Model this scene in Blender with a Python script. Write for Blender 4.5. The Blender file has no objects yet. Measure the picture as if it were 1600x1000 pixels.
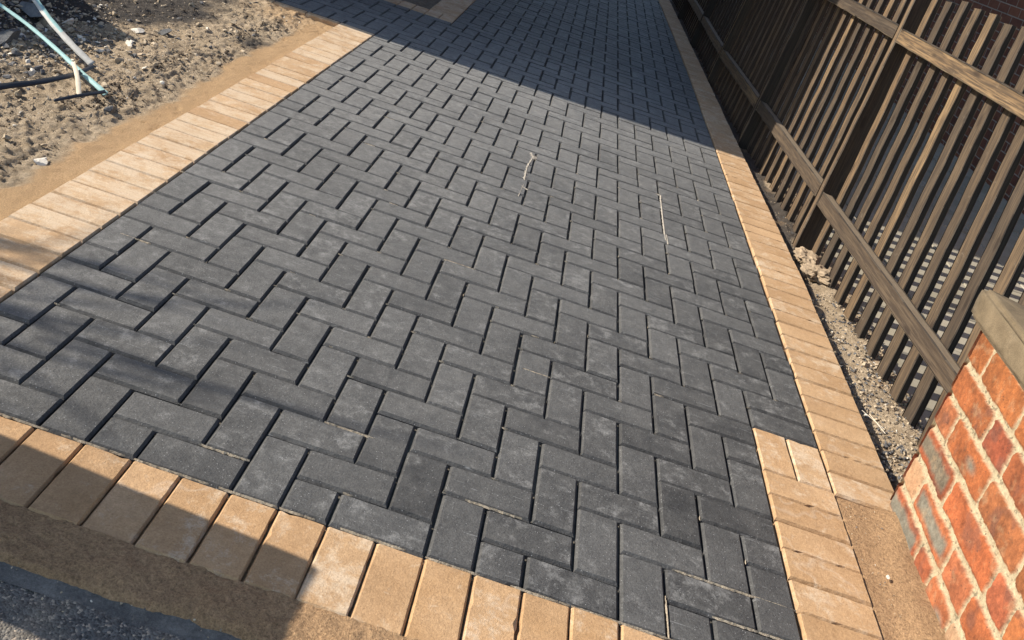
import bpy, math, random
import numpy as np
from mathutils import Vector, Matrix

S = bpy.context.scene
COL = S.collection
rng = random.Random(11)
NR = np.random.default_rng(5)
R_ = math.radians

# ---------------------------------------------------------------- camera
cd = bpy.data.cameras.new('camera')
cam = bpy.data.objects.new('camera', cd)
COL.objects.link(cam)
CR = ((0.9486231826, 0.0510128230, 0.3122687132), (0.3163713896, -0.1378997435, -0.9385588978), (-0.0048167635, 0.9891316154, -0.1469538912))
CP = (-0.4730606, -2.0384953, 1.3870216)
m = Matrix(((CR[0][0], -CR[1][0], -CR[2][0], CP[0]), (CR[0][1], -CR[1][1], -CR[2][1], CP[1]), (CR[0][2], -CR[1][2], -CR[2][2], CP[2]), (0, 0, 0, 1)))
cam.matrix_world = m
cd.sensor_width = 36.0
cd.lens = 34.678
cd.shift_x = -0.05307
cd.shift_y = -0.3125
cd.clip_start = 0.05
cd.clip_end = 2000
S.camera = cam

# ---------------------------------------------------------------- sky, sun, exposure
ELEV = 34.0
w = bpy.data.worlds.new('World')
S.world = w
w.use_nodes = True
sky = w.node_tree.nodes.new('ShaderNodeTexSky')
sky.sky_type = 'NISHITA'
sky.sun_disc = False
sky.sun_elevation = R_(ELEV)
sky.sun_rotation = R_(-90)
sky.air_density = 1.0
sky.dust_density = 0.6
bg = w.node_tree.nodes['Background']
w.node_tree.links.new(sky.outputs[0], bg.inputs[0])
bg.inputs[1].default_value = 0.145
sl = bpy.data.lights.new('sun', 'SUN')
sl.energy = 5.0
sl.angle = R_(0.55)
sl.color = (1.0, 0.93, 0.83)
sun = bpy.data.objects.new('sun', sl)
COL.objects.link(sun)
sdir = Vector((math.cos(R_(ELEV)), 0.004, -math.sin(R_(ELEV))))
sun.rotation_euler = sdir.to_track_quat('-Z', 'Y').to_euler()
sun.location = (-8, 0, 8)
S.view_settings.view_transform = 'Standard'
S.view_settings.look = 'None'
S.view_settings.gamma = 1.0
S.view_settings.exposure = 0.88

# ---------------------------------------------------------------- noise on arrays
_perm = NR.random((256, 256))
def vnoise(x, y):
    xi = np.floor(x).astype(int); yi = np.floor(y).astype(int)
    fx = x - xi; fy = y - yi
    fx = fx * fx * (3 - 2 * fx); fy = fy * fy * (3 - 2 * fy)
    a = _perm[xi & 255, yi & 255]; b = _perm[(xi + 1) & 255, yi & 255]
    c = _perm[xi & 255, (yi + 1) & 255]; d = _perm[(xi + 1) & 255, (yi + 1) & 255]
    return (a * (1 - fx) + b * fx) * (1 - fy) + (c * (1 - fx) + d * fx) * fy
def fbm(x, y, s, o=4, g=0.5):
    t = 0; a = 1; n = 0
    for i in range(o):
        t = t + a * (vnoise(x * s + 17.3 * i, y * s + 9.1 * i) - 0.5); n += a; a *= g; s *= 2.03
    return t / n * 2
def sstep(a, b, x):
    t = np.clip((x - a) / (b - a), 0, 1)
    return t * t * (3 - 2 * t)

# ---------------------------------------------------------------- node helpers
class NT:
    def __init__(s, name):
        s.m = bpy.data.materials.new(name); s.m.use_nodes = True
        s.t = s.m.node_tree; s.t.nodes.clear()
        s.out = s.n('ShaderNodeOutputMaterial'); s.b = s.n('ShaderNodeBsdfPrincipled')
        s.l(s.b.outputs[0], s.out.inputs[0])
        s.b.inputs['Specular IOR Level'].default_value = 0.3
    def n(s, k, **kw):
        x = s.t.nodes.new(k)
        for a, b in kw.items(): setattr(x, a, b)
        return x
    def l(s, a, b): s.t.links.new(a, b)
    def put(s, sock, v):
        if hasattr(v, 'links') or isinstance(v, bpy.types.NodeSocket): s.l(v, sock)
        elif isinstance(v, (tuple, list)) and len(v) == 3 and sock.type == 'RGBA': sock.default_value = (*v, 1)
        else: sock.default_value = v
    def coord(s, k='Object'): return s.n('ShaderNodeTexCoord').outputs[k]
    def attr(s, nm): 
        a = s.n('ShaderNodeAttribute'); a.attribute_name = nm; return a
    def sep(s, c):
        a = s.n('ShaderNodeSeparateColor'); s.l(c, a.inputs[0]); return a.outputs
    def vadd(s, a, b, op='ADD'):
        x = s.n('ShaderNodeVectorMath', operation=op); s.put(x.inputs[0], a); s.put(x.inputs[1], b); return x.outputs[0]
    def noise(s, v, sc, det=4, ro=0.55, dist=0.0):
        x = s.n('ShaderNodeTexNoise'); s.l(v, x.inputs['Vector'])
        x.inputs['Scale'].default_value = sc; x.inputs['Detail'].default_value = det
        x.inputs['Roughness'].default_value = ro; x.inputs['Distortion'].default_value = dist
        return x.outputs['Fac']
    def vor(s, v, sc, feat='F1'):
        x = s.n('ShaderNodeTexVoronoi', feature=feat); s.l(v, x.inputs['Vector']); x.inputs['Scale'].default_value = sc
        return x.outputs
    def math(s, op, a, b=0.0, c=0.0):
        x = s.n('ShaderNodeMath', operation=op)
        s.put(x.inputs[0], a); s.put(x.inputs[1], b)
        if len(x.inputs) > 2: s.put(x.inputs[2], c)
        return x.outputs[0]
    def mr(s, v, a, b, c=0.0, d=1.0):
        x = s.n('ShaderNodeMapRange'); s.l(v, x.inputs[0])
        for i, q in enumerate((a, b, c, d)): x.inputs[i + 1].default_value = q
        return x.outputs[0]
    def mix(s, f, a, b, mode='MIX'):
        x = s.n('ShaderNodeMix', data_type='RGBA', blend_type=mode)
        s.put(x.inputs[0], f); s.put(x.inputs[6], a); s.put(x.inputs[7], b)
        return x.outputs[2]
    def bump(s, h, st, dist=0.002, nrm=None):
        x = s.n('ShaderNodeBump'); x.inputs['Strength'].default_value = st; x.inputs['Distance'].default_value = dist
        s.l(h, x.inputs['Height'])
        if nrm is not None: s.l(nrm, x.inputs['Normal'])
        return x.outputs[0]
    def fin(s, col, rough=0.85, nrm=None):
        s.put(s.b.inputs['Base Color'], col); s.put(s.b.inputs['Roughness'], rough)
        if nrm is not None: s.l(nrm, s.b.inputs['Normal'])
        return s.m

# ---------------------------------------------------------------- materials
def mat_paver():
    t = NT('grey_concrete_block')
    tn = t.n('ShaderNodeSeparateXYZ'); t.l(t.n('ShaderNodeNewGeometry').outputs['True Normal'], tn.inputs[0])
    topf = t.mr(tn.outputs[2], 0.80, 0.97, 0.3, 1.0)
    r = t.sep(t.attr('rnd').outputs['Color']); P = t.coord()
    off = t.n('ShaderNodeCombineXYZ'); t.l(r[0], off.inputs[0]); t.l(r[1], off.inputs[1]); t.l(r[2], off.inputs[2])
    Q = t.vadd(P, t.vadd(off.outputs[0], (9.0, 9.0, 9.0), 'MULTIPLY'))
    base = t.mix(r[0], (0.021, 0.0205, 0.0195), (0.054, 0.0525, 0.049))
    n1 = t.noise(Q, 14, 5, 0.62)
    base = t.mix(t.mr(n1, 0.38, 0.72, 0, 0.5), base, (0.088, 0.085, 0.078))
    mo = t.noise(Q, 70, 6, 0.8)
    base = t.mix(0.8, base, t.mix(t.mr(mo, 0.32, 0.68), (0.62, 0.62, 0.62), (1.4, 1.4, 1.4)), 'MULTIPLY')
    # bloom and scuffs, strongest where a random patch meets the brushed-in dust
    n2 = t.noise(Q, 17, 9, 0.80, 0.15)
    lim = t.mr(r[1], 0, 1, 0.59, 0.50)
    bl = t.math('MULTIPLY', t.math('MAXIMUM', t.math('SUBTRACT', n2, lim), 0), 3.6)
    base = t.mix(t.math('MULTIPLY', t.math('MINIMUM', bl, 0.6), topf), base, (0.26, 0.253, 0.235))
    # dust drifts, plus a painted sheen: paler with distance and to the left
    n3 = t.noise(P, 1.6, 4, 0.6)
    yy = t.n('ShaderNodeSeparateXYZ'); t.l(P, yy.inputs[0])
    dust_sheen = t.math('ADD', t.mr(n3, 0.4, 0.7, 0, 0.14), t.mr(t.math('SUBTRACT', yy.outputs[1], yy.outputs[0]), -0.5, 4.2, 0, 0.50))
    dust_sheen = t.math('MULTIPLY', dust_sheen, t.mr(yy.outputs[1], 3.4, 5.2, 1.0, 0.3))  # falls off past the house shadow edge, painting that shade deeper
    dust_sheen = t.math('MULTIPLY', dust_sheen, topf)
    dust_sheen = t.math('MULTIPLY', dust_sheen, t.mr(t.noise(Q, 34, 6, 0.75), 0.3, 0.65, 0.45, 1.3))
    base = t.mix(dust_sheen, base, (0.25, 0.242, 0.222))
    # speckles
    v = t.vor(P, 170)
    sp = t.math('LESS_THAN', v['Distance'], 0.17)
    vs = t.sep(v['Color'])
    sp = t.math('MULTIPLY', sp, t.math('GREATER_THAN', vs[0], 0.72))
    base = t.mix(t.math('MULTIPLY', sp, 0.6), base, (0.34, 0.335, 0.32))
    fine = t.noise(P, 240, 3, 0.8)
    base = t.mix(0.55, base, t.mix(t.mr(fine, 0.3, 0.7), (0.3, 0.3, 0.3), (1.5, 1.5, 1.5)), 'MULTIPLY')
    # thin scratches
    sc = t.n('ShaderNodeMapping'); t.l(Q, sc.inputs[0]); sc.inputs['Rotation'].default_value = (0, 0, 0.6); sc.inputs['Scale'].default_value = (12, 160, 1)
    s1 = t.noise(sc.outputs[0], 1, 2, 0.5, 0.4)
    base = t.mix(t.mr(s1, 0.70, 0.76, 0, 0.4), base, (0.28, 0.28, 0.27))
    mid = t.noise(P, 75, 5, 0.7)
    h = t.math('ADD', t.math('MULTIPLY', fine, 0.7), mid)
    return t.fin(base, t.mr(n1, 0.3, 0.7, 0.62, 0.8), t.bump(h, 0.7, 0.0032))

def mat_tan():
    t = NT('buff_concrete_block')
    a = t.attr('rnd').outputs['Color']; r = t.sep(a); P = t.coord()
    c2 = t.sep(t.attr('zone').outputs['Color'])
    off = t.n('ShaderNodeCombineXYZ'); t.l(r[0], off.inputs[0]); t.l(r[1], off.inputs[1]); t.l(r[2], off.inputs[2])
    Q = t.vadd(P, t.vadd(off.outputs[0], (7.0, 7.0, 7.0), 'MULTIPLY'))
    base = t.mix(r[0], (0.34, 0.195, 0.085), (0.43, 0.265, 0.132))
    base = t.mix(t.math('MULTIPLY', c2[0], 0.5), base, (0.47, 0.37, 0.245))
    n1 = t.noise(Q, 11, 5, 0.6)
    base = t.mix(t.mr(n1, 0.3, 0.75, 0, 0.4), base, (0.47, 0.33, 0.20))
    n4 = t.noise(Q, 4.5, 3, 0.5)
    base = t.mix(t.mr(n4, 0.42, 0.7, 0, 0.6), base, (0.27, 0.16, 0.075))
    mo = t.noise(Q, 60, 6, 0.8)
    base = t.mix(0.7, base, t.mix(t.mr(mo, 0.3, 0.7), (0.72, 0.69, 0.66), (1.2, 1.2, 1.2)), 'MULTIPLY')
    # milky bloom: clouds and rings
    n2 = t.noise(Q, 16, 8, 0.78, 0.2)
    lim = t.math('SUBTRACT', 0.645, t.math('MULTIPLY', c2[0], 0.22))
    lim = t.math('SUBTRACT', lim, t.math('MULTIPLY', r[1], 0.10))
    bl = t.math('MULTIPLY', t.math('MAXIMUM', t.math('SUBTRACT', n2, lim), 0), 4.5)
    base = t.mix(t.math('MINIMUM', bl, 0.6), base, (0.53, 0.43, 0.31))
    rg = t.noise(Q, 6.5, 2, 0.5)
    ring = t.math('SUBTRACT', 1.0, t.math('MULTIPLY', t.math('ABSOLUTE', t.math('SUBTRACT', rg, 0.56)), 42))
    ring = t.math('MULTIPLY', t.math('MAXIMUM', ring, 0), t.math('GREATER_THAN', r[2], 0.62))
    base = t.mix(t.math('MULTIPLY', t.math('MULTIPLY', ring, n2), 0.4), base, (0.56, 0.48, 0.38))
    # long saw-like streaks on the pale edging
    mp = t.n('ShaderNodeMapping'); t.l(Q, mp.inputs[0]); mp.inputs['Scale'].default_value = (9, 70, 1)
    st = t.noise(mp.outputs[0], 1, 4, 0.6, 0.5)
    base = t.mix(t.math('MULTIPLY', t.mr(st, 0.45, 0.7, 0, 0.4), c2[0]), base, (0.36, 0.21, 0.09))
    fine = t.noise(P, 230, 3, 0.8)
    base = t.mix(0.5, base, t.mix(t.mr(fine, 0.3, 0.7), (0.58, 0.55, 0.5), (1.28, 1.28, 1.28)), 'MULTIPLY')
    v = t.vor(P, 150); vs = t.sep(v['Color'])
    pit = t.math('MULTIPLY', t.math('LESS_THAN', v['Distance'], 0.2), t.math('GREATER_THAN', vs[1], 0.8))
    base = t.mix(t.math('MULTIPLY', pit, 0.5), base, (0.2, 0.11, 0.05))
    mid = t.noise(P, 70, 5, 0.7)
    return t.fin(base, 0.85, t.bump(t.math('ADD', t.math('MULTIPLY', fine, 0.7), mid), 0.6, 0.003))

def mat_joint():
    t = NT('jointing_sand'); P = t.coord()
    n = t.noise(P, 5, 4, 0.6); f = t.noise(P, 400, 2, 0.6)
    c = t.mix(t.mr(n, 0.4, 0.65), (0.035, 0.034, 0.032), (0.17, 0.145, 0.105))
    return t.fin(c, 0.95, t.bump(f, 0.6, 0.002))

def mat_sand(name, c0=(0.33, 0.205, 0.10), c1=(0.46, 0.30, 0.155)):
    t = NT(name); P = t.coord()
    n = t.noise(P, 6, 5, 0.6); f = t.noise(P, 240, 4, 0.8); g = t.noise(P, 110, 3, 0.7)
    c = t.mix(n, c0, c1)
    c = t.mix(0.9, c, t.mix(t.mr(t.math('ADD', t.math('MULTIPLY', f, .6), t.math('MULTIPLY', g, .4)), 0.36, 0.64), (0.42, 0.4, 0.38), (1.4, 1.4, 1.4)), 'MULTIPLY')
    return t.fin(c, 0.95, t.bump(t.math('ADD', f, g), 1.0, 0.006))

def mat_soil():
    t = NT('dug_soil'); P = t.coord(); z = t.sep(t.attr('zone').outputs['Color'])
    n = t.noise(P, 5, 6, 0.65, 0.4); f = t.noise(P, 260, 4, 0.75); k = t.noise(P, 24, 6, 0.7)
    soil = t.mix(t.mr(k, 0.3, 0.7), (0.33, 0.245, 0.15), (0.62, 0.49, 0.335))
    soil = t.mix(t.mr(t.math('ADD', t.math('MULTIPLY', n, .5), t.math('MULTIPLY', k, .5)), 0.54, 0.62, 0, 0.85), soil, (0.085, 0.062, 0.04))
    dark = t.mix(k, (0.035, 0.033, 0.03), (0.12, 0.10, 0.08))
    soil = t.mix(z[1], soil, dark)
    sand = t.mix(n, (0.36, 0.225, 0.11), (0.48, 0.32, 0.17))
    c = t.mix(z[0], soil, sand)
    c = t.mix(0.8, c, t.mix(t.mr(f, 0.3, 0.7), (0.5, 0.48, 0.45), (1.4, 1.4, 1.4)), 'MULTIPLY')
    h = t.math('ADD', f, t.math('MULTIPLY', t.noise(P, 60, 7, 0.78), t.math('SUBTRACT', 3.4, t.math('MULTIPLY', z[0], 3.2))))
    return t.fin(c, 0.95, t.bump(h, 1.0, 0.009))

def mat_stone():
    t = NT('rubble_stone'); P = t.coord(); r = t.sep(t.attr('rnd').outputs['Color'])
    c = t.mix(r[0], (0.26, 0.20, 0.13), (0.48, 0.385, 0.265))
    c = t.mix(t.math('GREATER_THAN', r[1], 0.72), c, (0.12, 0.115, 0.11))
    c = t.mix(t.math('GREATER_THAN', r[2], 0.955), c, (0.60, 0.54, 0.44))
    f = t.noise(P, 150, 4, 0.7)
    c = t.mix(0.7, c, t.mix(t.mr(f, 0.3, 0.7), (0.5, 0.5, 0.5), (1.3, 1.3, 1.3)), 'MULTIPLY')
    return t.fin(c, 0.9, t.bump(f, 0.8, 0.004))

def mat_rock(name, a, b):
    t = NT(name); P = t.coord()
    k = t.noise(P, 30, 5, 0.65); f = t.noise(P, 170, 4, 0.7)
    c = t.mix(t.mr(k, 0.3, 0.7), a, b)
    return t.fin(c, 0.9, t.bump(t.math('ADD', k, f), 0.8, 0.004))

def mat_road():
    t = NT('tarmac'); P = t.coord()
    v = t.vor(P, 240); vs = t.sep(v['Color']); f = t.noise(P, 200, 4, 0.8); n = t.noise(P, 7, 5, 0.6)
    c = t.mix(vs[0], (0.04, 0.039, 0.036), (0.15, 0.14, 0.122))
    c = t.mix(t.math('GREATER_THAN', vs[1], 0.9), c, (0.33, 0.27, 0.20))
    c = t.mix(t.mr(n, 0.5, 0.75, 0, 0.6), c, (0.25, 0.2, 0.14))
    h = t.math('SUBTRACT', t.math('MULTIPLY', f, 0.8), v['Distance'])
    return t.fin(c, 0.85, t.bump(h, 0.8, 0.0035))

def mat_kerb():
    t = NT('road_edge_concrete'); P = t.coord()
    n = t.noise(P, 18, 5, 0.65); f = t.noise(P, 190, 5, 0.8)
    c = t.mix(t.mr(n, 0.3, 0.7), (0.075, 0.073, 0.066), (0.19, 0.18, 0.155))
    c = t.mix(0.8, c, t.mix(t.mr(f, 0.3, 0.7), (0.5, 0.5, 0.5), (1.5, 1.5, 1.5)), 'MULTIPLY')
    c = t.mix(t.mr(t.noise(P, 40, 5, 0.75), 0.58, 0.7, 0, 0.5), c, (0.3, 0.25, 0.18))
    return t.fin(c, 0.85, t.bump(f, 0.9, 0.005))

def mat_wood(name, k=1.0):
    # length of every board runs along its local X
    t = NT(name); P = t.coord(); oi = t.n('ShaderNodeObjectInfo').outputs['Random']
    P2 = t.vadd(P, t.vadd(t.n('ShaderNodeObjectInfo').outputs['Location'], (13.0, 7.0, 3.0), 'MULTIPLY'))
    mp = t.n('ShaderNodeMapping'); t.l(P2, mp.inputs[0]); mp.inputs['Scale'].default_value = (2.6, 52, 52)
    g1 = t.noise(mp.outputs[0], 1.0, 5, 0.6, 0.7)
    mp2 = t.n('ShaderNodeMapping'); t.l(P2, mp2.inputs[0]); mp2.inputs['Scale'].default_value = (7, 150, 150)
    g2 = t.noise(mp2.outputs[0], 1.0, 3, 0.6, 0.3)
    wv = t.n('ShaderNodeTexWave', wave_type='RINGS', rings_direction='X'); 
    mp3 = t.n('ShaderNodeMapping'); t.l(P2, mp3.inputs[0]); mp3.inputs['Scale'].default_value = (1.1, 16, 16)
    t.l(mp3.outputs[0], wv.inputs['Vector']); wv.inputs['Scale'].default_value = 1.3; wv.inputs['Distortion'].default_value = 5.0; wv.inputs['Detail'].default_value = 3
    a = t.mix(oi, (0.068 * k, 0.044 * k, 0.025 * k), (0.096 * k, 0.066 * k, 0.038 * k))
    c = t.mix(t.mr(g1, 0.3, 0.7), a, t.mix(t.mr(oi, .2, .9), (0.135 * k, 0.100 * k, 0.064 * k), (0.185 * k, 0.114 * k, 0.055 * k)))
    c = t.mix(t.math('MULTIPLY', wv.outputs['Fac'], t.mr(oi, 0.5, 0.8, 0.2, 0.75)), c, (0.25 * k, 0.165 * k, 0.085 * k))
    c = t.mix(t.mr(g2, 0.40, 0.60, 0, 0.85), c, (0.05 * k, 0.034 * k, 0.022 * k))
    wear = t.noise(P2, 16, 6, 0.75)
    c = t.mix(t.mr(wear, 0.62, 0.75, 0, 0.6), c, (0.26 * k, 0.21 * k, 0.15 * k))
    kn = t.n('ShaderNodeMapping'); t.l(P2, kn.inputs[0]); kn.inputs['Scale'].default_value = (5, 17, 17)
    kv = t.vor(kn.outputs[0], 1.0)
    c = t.mix(t.mr(kv['Distance'], 0.10, 0.20, 0.8, 0.0), c, (0.035 * k, 0.022 * k, 0.013 * k))
    c = t.mix(1.0, c, t.mix(oi, (0.72, 0.72, 0.74), (1.22, 1.2, 1.16)), 'MULTIPLY')
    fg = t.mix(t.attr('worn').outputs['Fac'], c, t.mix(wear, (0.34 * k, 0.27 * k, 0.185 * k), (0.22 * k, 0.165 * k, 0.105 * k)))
    fg = t.mix(t.attr('side_shade').outputs['Fac'], fg, t.mix(0.85, fg, (0.012, 0.009, 0.006)))  # painted shade on the sides turned from the sun
    h = t.math('ADD', g2, t.math('MULTIPLY', g1, 1.2))
    return t.fin(fg, 0.72, t.bump(h, 0.6, 0.0022))

def mat_wallface():
    t = NT('old_brick_and_mortar'); P = t.coord(); c = t.attr('tint').outputs['Color']; z = t.sep(t.attr('zone').outputs['Color'])
    f = t.noise(P, 260, 4, 0.75); k = t.noise(P, 55, 5, 0.7)
    c = t.mix(0.75, c, t.mix(t.mr(k, 0.3, 0.7), (0.68, 0.62, 0.60), (1.25, 1.28, 1.3)), 'MULTIPLY')
    c = t.mix(0.7, c, t.mix(t.mr(f, 0.3, 0.7), (0.6, 0.58, 0.56), (1.3, 1.3, 1.3)), 'MULTIPLY')
    v = t.vor(P, 85); vs = t.sep(v['Color'])
    pit = t.math('MULTIPLY', t.math('LESS_THAN', v['Distance'], 0.16), t.math('GREATER_THAN', vs[0], 0.8))
    c = t.mix(t.math('MULTIPLY', pit, 0.7), c, (0.05, 0.03, 0.02))
    h = t.math('SUBTRACT', t.math('ADD', f, k), pit)
    return t.fin(c, 0.9, t.bump(h, 0.8, 0.0035))

def mat_cap():
    t = NT('weathered_cast_stone'); P = t.coord()
    k = t.noise(P, 22, 6, 0.7); f = t.noise(P, 420, 3, 0.75); l = t.noise(P, 7, 3, 0.5)
    c = t.mix(t.mr(k, 0.3, 0.7), (0.10, 0.073, 0.041), (0.175, 0.13, 0.076))
    c = t.mix(t.mr(l, 0.5, 0.7, 0, 0.6), c, (0.20, 0.165, 0.115))
    c = t.mix(0.8, c, t.mix(t.mr(f, 0.3, 0.7), (0.6, 0.6, 0.6), (1.3, 1.3, 1.3)), 'MULTIPLY')
    return t.fin(c, 0.9, t.bump(t.math('ADD', f, k), 0.7, 0.003))

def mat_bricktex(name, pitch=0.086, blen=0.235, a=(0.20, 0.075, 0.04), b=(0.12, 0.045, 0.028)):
    t = NT(name); P = t.coord('UV')
    bt = t.n('ShaderNodeTexBrick'); t.l(P, bt.inputs['Vector'])
    bt.inputs['Scale'].default_value = 1; bt.inputs['Brick Width'].default_value = blen; bt.inputs['Row Height'].default_value = pitch
    bt.inputs['Mortar Size'].default_value = 0.006; bt.inputs['Mortar Smooth'].default_value = 0.3
    bt.inputs['Color1'].default_value = (*a, 1); bt.inputs['Color2'].default_value = (*b, 1); bt.inputs['Mortar'].default_value = (0.30, 0.26, 0.21, 1)
    n = t.noise(P, 12, 5, 0.7)
    c = t.mix(0.7, bt.outputs['Color'], t.mix(t.mr(n, 0.3, 0.7), (0.6, 0.6, 0.6), (1.3, 1.3, 1.3)), 'MULTIPLY')
    h = t.math('SUBTRACT', t.math('MULTIPLY', n, 0.3), bt.outputs['Fac'])
    return t.fin(c, 0.9, t.bump(h, 0.8, 0.006))

def mat_slab():
    t = NT('concrete_slab'); P = t.coord(); r = t.sep(t.attr('rnd').outputs['Color'])
    n = t.noise(P, 6, 5, 0.6); f = t.noise(P, 200, 3, 0.7)
    c = t.mix(r[0], (0.20, 0.178, 0.125), (0.27, 0.24, 0.175))
    c = t.mix(t.mr(n, 0.35, 0.7, 0, 0.4), c, (0.34, 0.31, 0.26))
    return t.fin(c, 0.85, t.bump(f, 0.4, 0.002))

def mat_plain(name, c, rough=0.6, var=0.25, sc=20, trans=0.0):
    t = NT(name); P = t.coord(); n = t.noise(P, sc, 4, 0.6)
    lo = tuple(v * (1 - var) for v in c); hi = tuple(min(1, v * (1 + var)) for v in c)
    mm = t.fin(t.mix(n, lo, hi), rough, t.bump(n, 0.2, 0.002))
    if trans: t.b.inputs['Transmission Weight'].default_value = trans
    return mm

M = {}
M['paver'] = mat_paver(); M['tan'] = mat_tan(); M['joint'] = mat_joint()
M['sand'] = mat_sand('building_sand', (0.31, 0.185, 0.09), (0.44, 0.278, 0.145)); M['soil'] = mat_soil(); M['stone'] = mat_stone()
M['psand'] = mat_sand('pale_jointing_sand', (0.32, 0.26, 0.18), (0.50, 0.42, 0.31)); M['road'] = mat_road(); M["kerb"] = mat_kerb(); M['wood'] = mat_wood('weathered_fence_wood', 0.74)
M['postwood'] = mat_wood('dark_post_wood', 1.0)
M['wallface'] = mat_wallface(); M['cap'] = mat_cap()
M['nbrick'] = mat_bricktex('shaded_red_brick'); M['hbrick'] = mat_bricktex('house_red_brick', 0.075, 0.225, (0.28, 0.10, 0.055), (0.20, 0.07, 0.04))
M['slab'] = mat_slab()
M['render'] = mat_plain('clay_roof_tile', (0.12, 0.06, 0.045), 0.8)
M['glass'] = mat_plain('window_glass', (0.03, 0.035, 0.04), 0.08, 0.1)
M['white'] = mat_plain('white_frame_paint', (0.7, 0.7, 0.68), 0.5, 0.05)
M['teal'] = mat_plain('pale_teal_plastic', (0.27, 0.42, 0.385), 0.6, 0.3, 60)
M['milk'] = mat_plain('milky_plastic', (0.42, 0.40, 0.35), 0.6, 0.3, 60)
M['black'] = mat_plain('black_plastic', (0.018, 0.022, 0.028), 0.5, 0.3, 30)
M['stake'] = mat_plain('pale_split_wood', (0.62, 0.52, 0.38), 0.85, 0.2, 60)
M['mortar'] = mat_rock('dried_mortar', (0.20, 0.145, 0.09), (0.36, 0.27, 0.175))
M['smear'] = mat_rock('grey_mortar_smear', (0.20, 0.175, 0.14), (0.36, 0.32, 0.26))
M['leaf'] = mat_plain('strap_leaf_green', (0.06, 0.10, 0.035), 0.5, 0.3, 8)
M['bark'] = mat_plain('plant_stem', (0.12, 0.09, 0.06), 0.9, 0.3, 20)

# ---------------------------------------------------------------- mesh helpers
class MB:
    def __init__(s): s.v = []; s.f = []; s.c = []; s.mi = []; s.n = 0
    def add(s, vs, fs, rnd=(0.5, 0.5, 0.5), mi=0):
        b = s.n; s.v.extend(vs); s.n += len(vs)
        for f in fs: s.f.append(tuple(i + b for i in f)); s.c.append(rnd); s.mi.append(mi)
    def box(s, a, b, rnd=(0.5, 0.5, 0.5), mi=0):
        x0, y0, z0 = a; x1, y1, z1 = b
        s.add([(x0, y0, z0), (x1, y0, z0), (x1, y1, z0), (x0, y1, z0), (x0, y0, z1), (x1, y0, z1), (x1, y1, z1), (x0, y1, z1)],
              [(3, 2, 1, 0), (4, 5, 6, 7), (0, 1, 5, 4), (1, 2, 6, 5), (2, 3, 7, 6), (3, 0, 4, 7)], rnd, mi)
    def mesh(s, name, mats, attr='rnd', smooth=False):
        me = bpy.data.meshes.new(name); me.from_pydata([tuple(map(float, q)) for q in s.v], [], s.f); 
        for x in mats: me.materials.append(x)
        if any(s.mi): me.polygons.foreach_set('material_index', s.mi)
        ca = me.attributes.new(attr, 'FLOAT_COLOR', 'FACE')
        arr = np.ones((len(s.f), 4), np.float32); arr[:, :3] = np.array(s.c, np.float32)
        ca.data.foreach_set('color', arr.ravel())
        if smooth: me.polygons.foreach_set('use_smooth', [True] * len(me.polygons))
        me.update(); return me

def link(name, me, parent=None, **kw):
    o = bpy.data.objects.new(name, me); COL.objects.link(o)
    if parent: o.parent = parent
    for k, v in kw.items(): o[k] = v
    return o
def empty(name, loc, label, cat, group=None):
    o = bpy.data.objects.new(name, None); COL.objects.link(o); o.location = loc
    o['label'] = label; o['category'] = cat
    if group: o['group'] = group
    return o
def grid_mesh(name, X, Y, Z, mats, cols=None, smooth=True):
    ny, nx = X.shape
    co = np.stack([X, Y, Z], -1).reshape(-1, 3).astype(np.float32)
    idx = np.arange(ny * nx).reshape(ny, nx)
    q = np.stack([idx[:-1, :-1], idx[:-1, 1:], idx[1:, 1:], idx[1:, :-1]], -1).reshape(-1, 4)
    me = bpy.data.meshes.new(name)
    me.vertices.add(len(co)); me.vertices.foreach_set('co', co.ravel())
    me.loops.add(q.size); me.loops.foreach_set('vertex_index', q.ravel().astype(np.int32))
    me.polygons.add(len(q)); me.polygons.foreach_set('loop_start', np.arange(0, q.size, 4, dtype=np.int32))
    try: me.polygons.foreach_set('loop_total', np.full(len(q), 4, np.int32))
    except Exception: pass
    for x in mats: me.materials.append(x)
    me.update(calc_edges=True); me.validate()
    if cols:
        for nm, c in cols.items():
            a = me.attributes.new(nm, 'FLOAT_COLOR', 'POINT')
            arr = np.ones((ny * nx, 4), np.float32); arr[:, :3] = c.reshape(-1, 3); a.data.foreach_set('color', arr.ravel())
    if smooth: me.polygons.foreach_set('use_smooth', [True] * len(me.polygons))
    return me

# ---------------------------------------------------------------- ground sheet
g = MB(); g.add([(-200, -200, -0.16), (200, -200, -0.16), (200, 200, -0.16), (-200, 200, -0.16)], [(0, 1, 2, 3)])
me = g.mesh('ground', [M['soil']]); link('ground', me, kind='structure')

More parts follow.
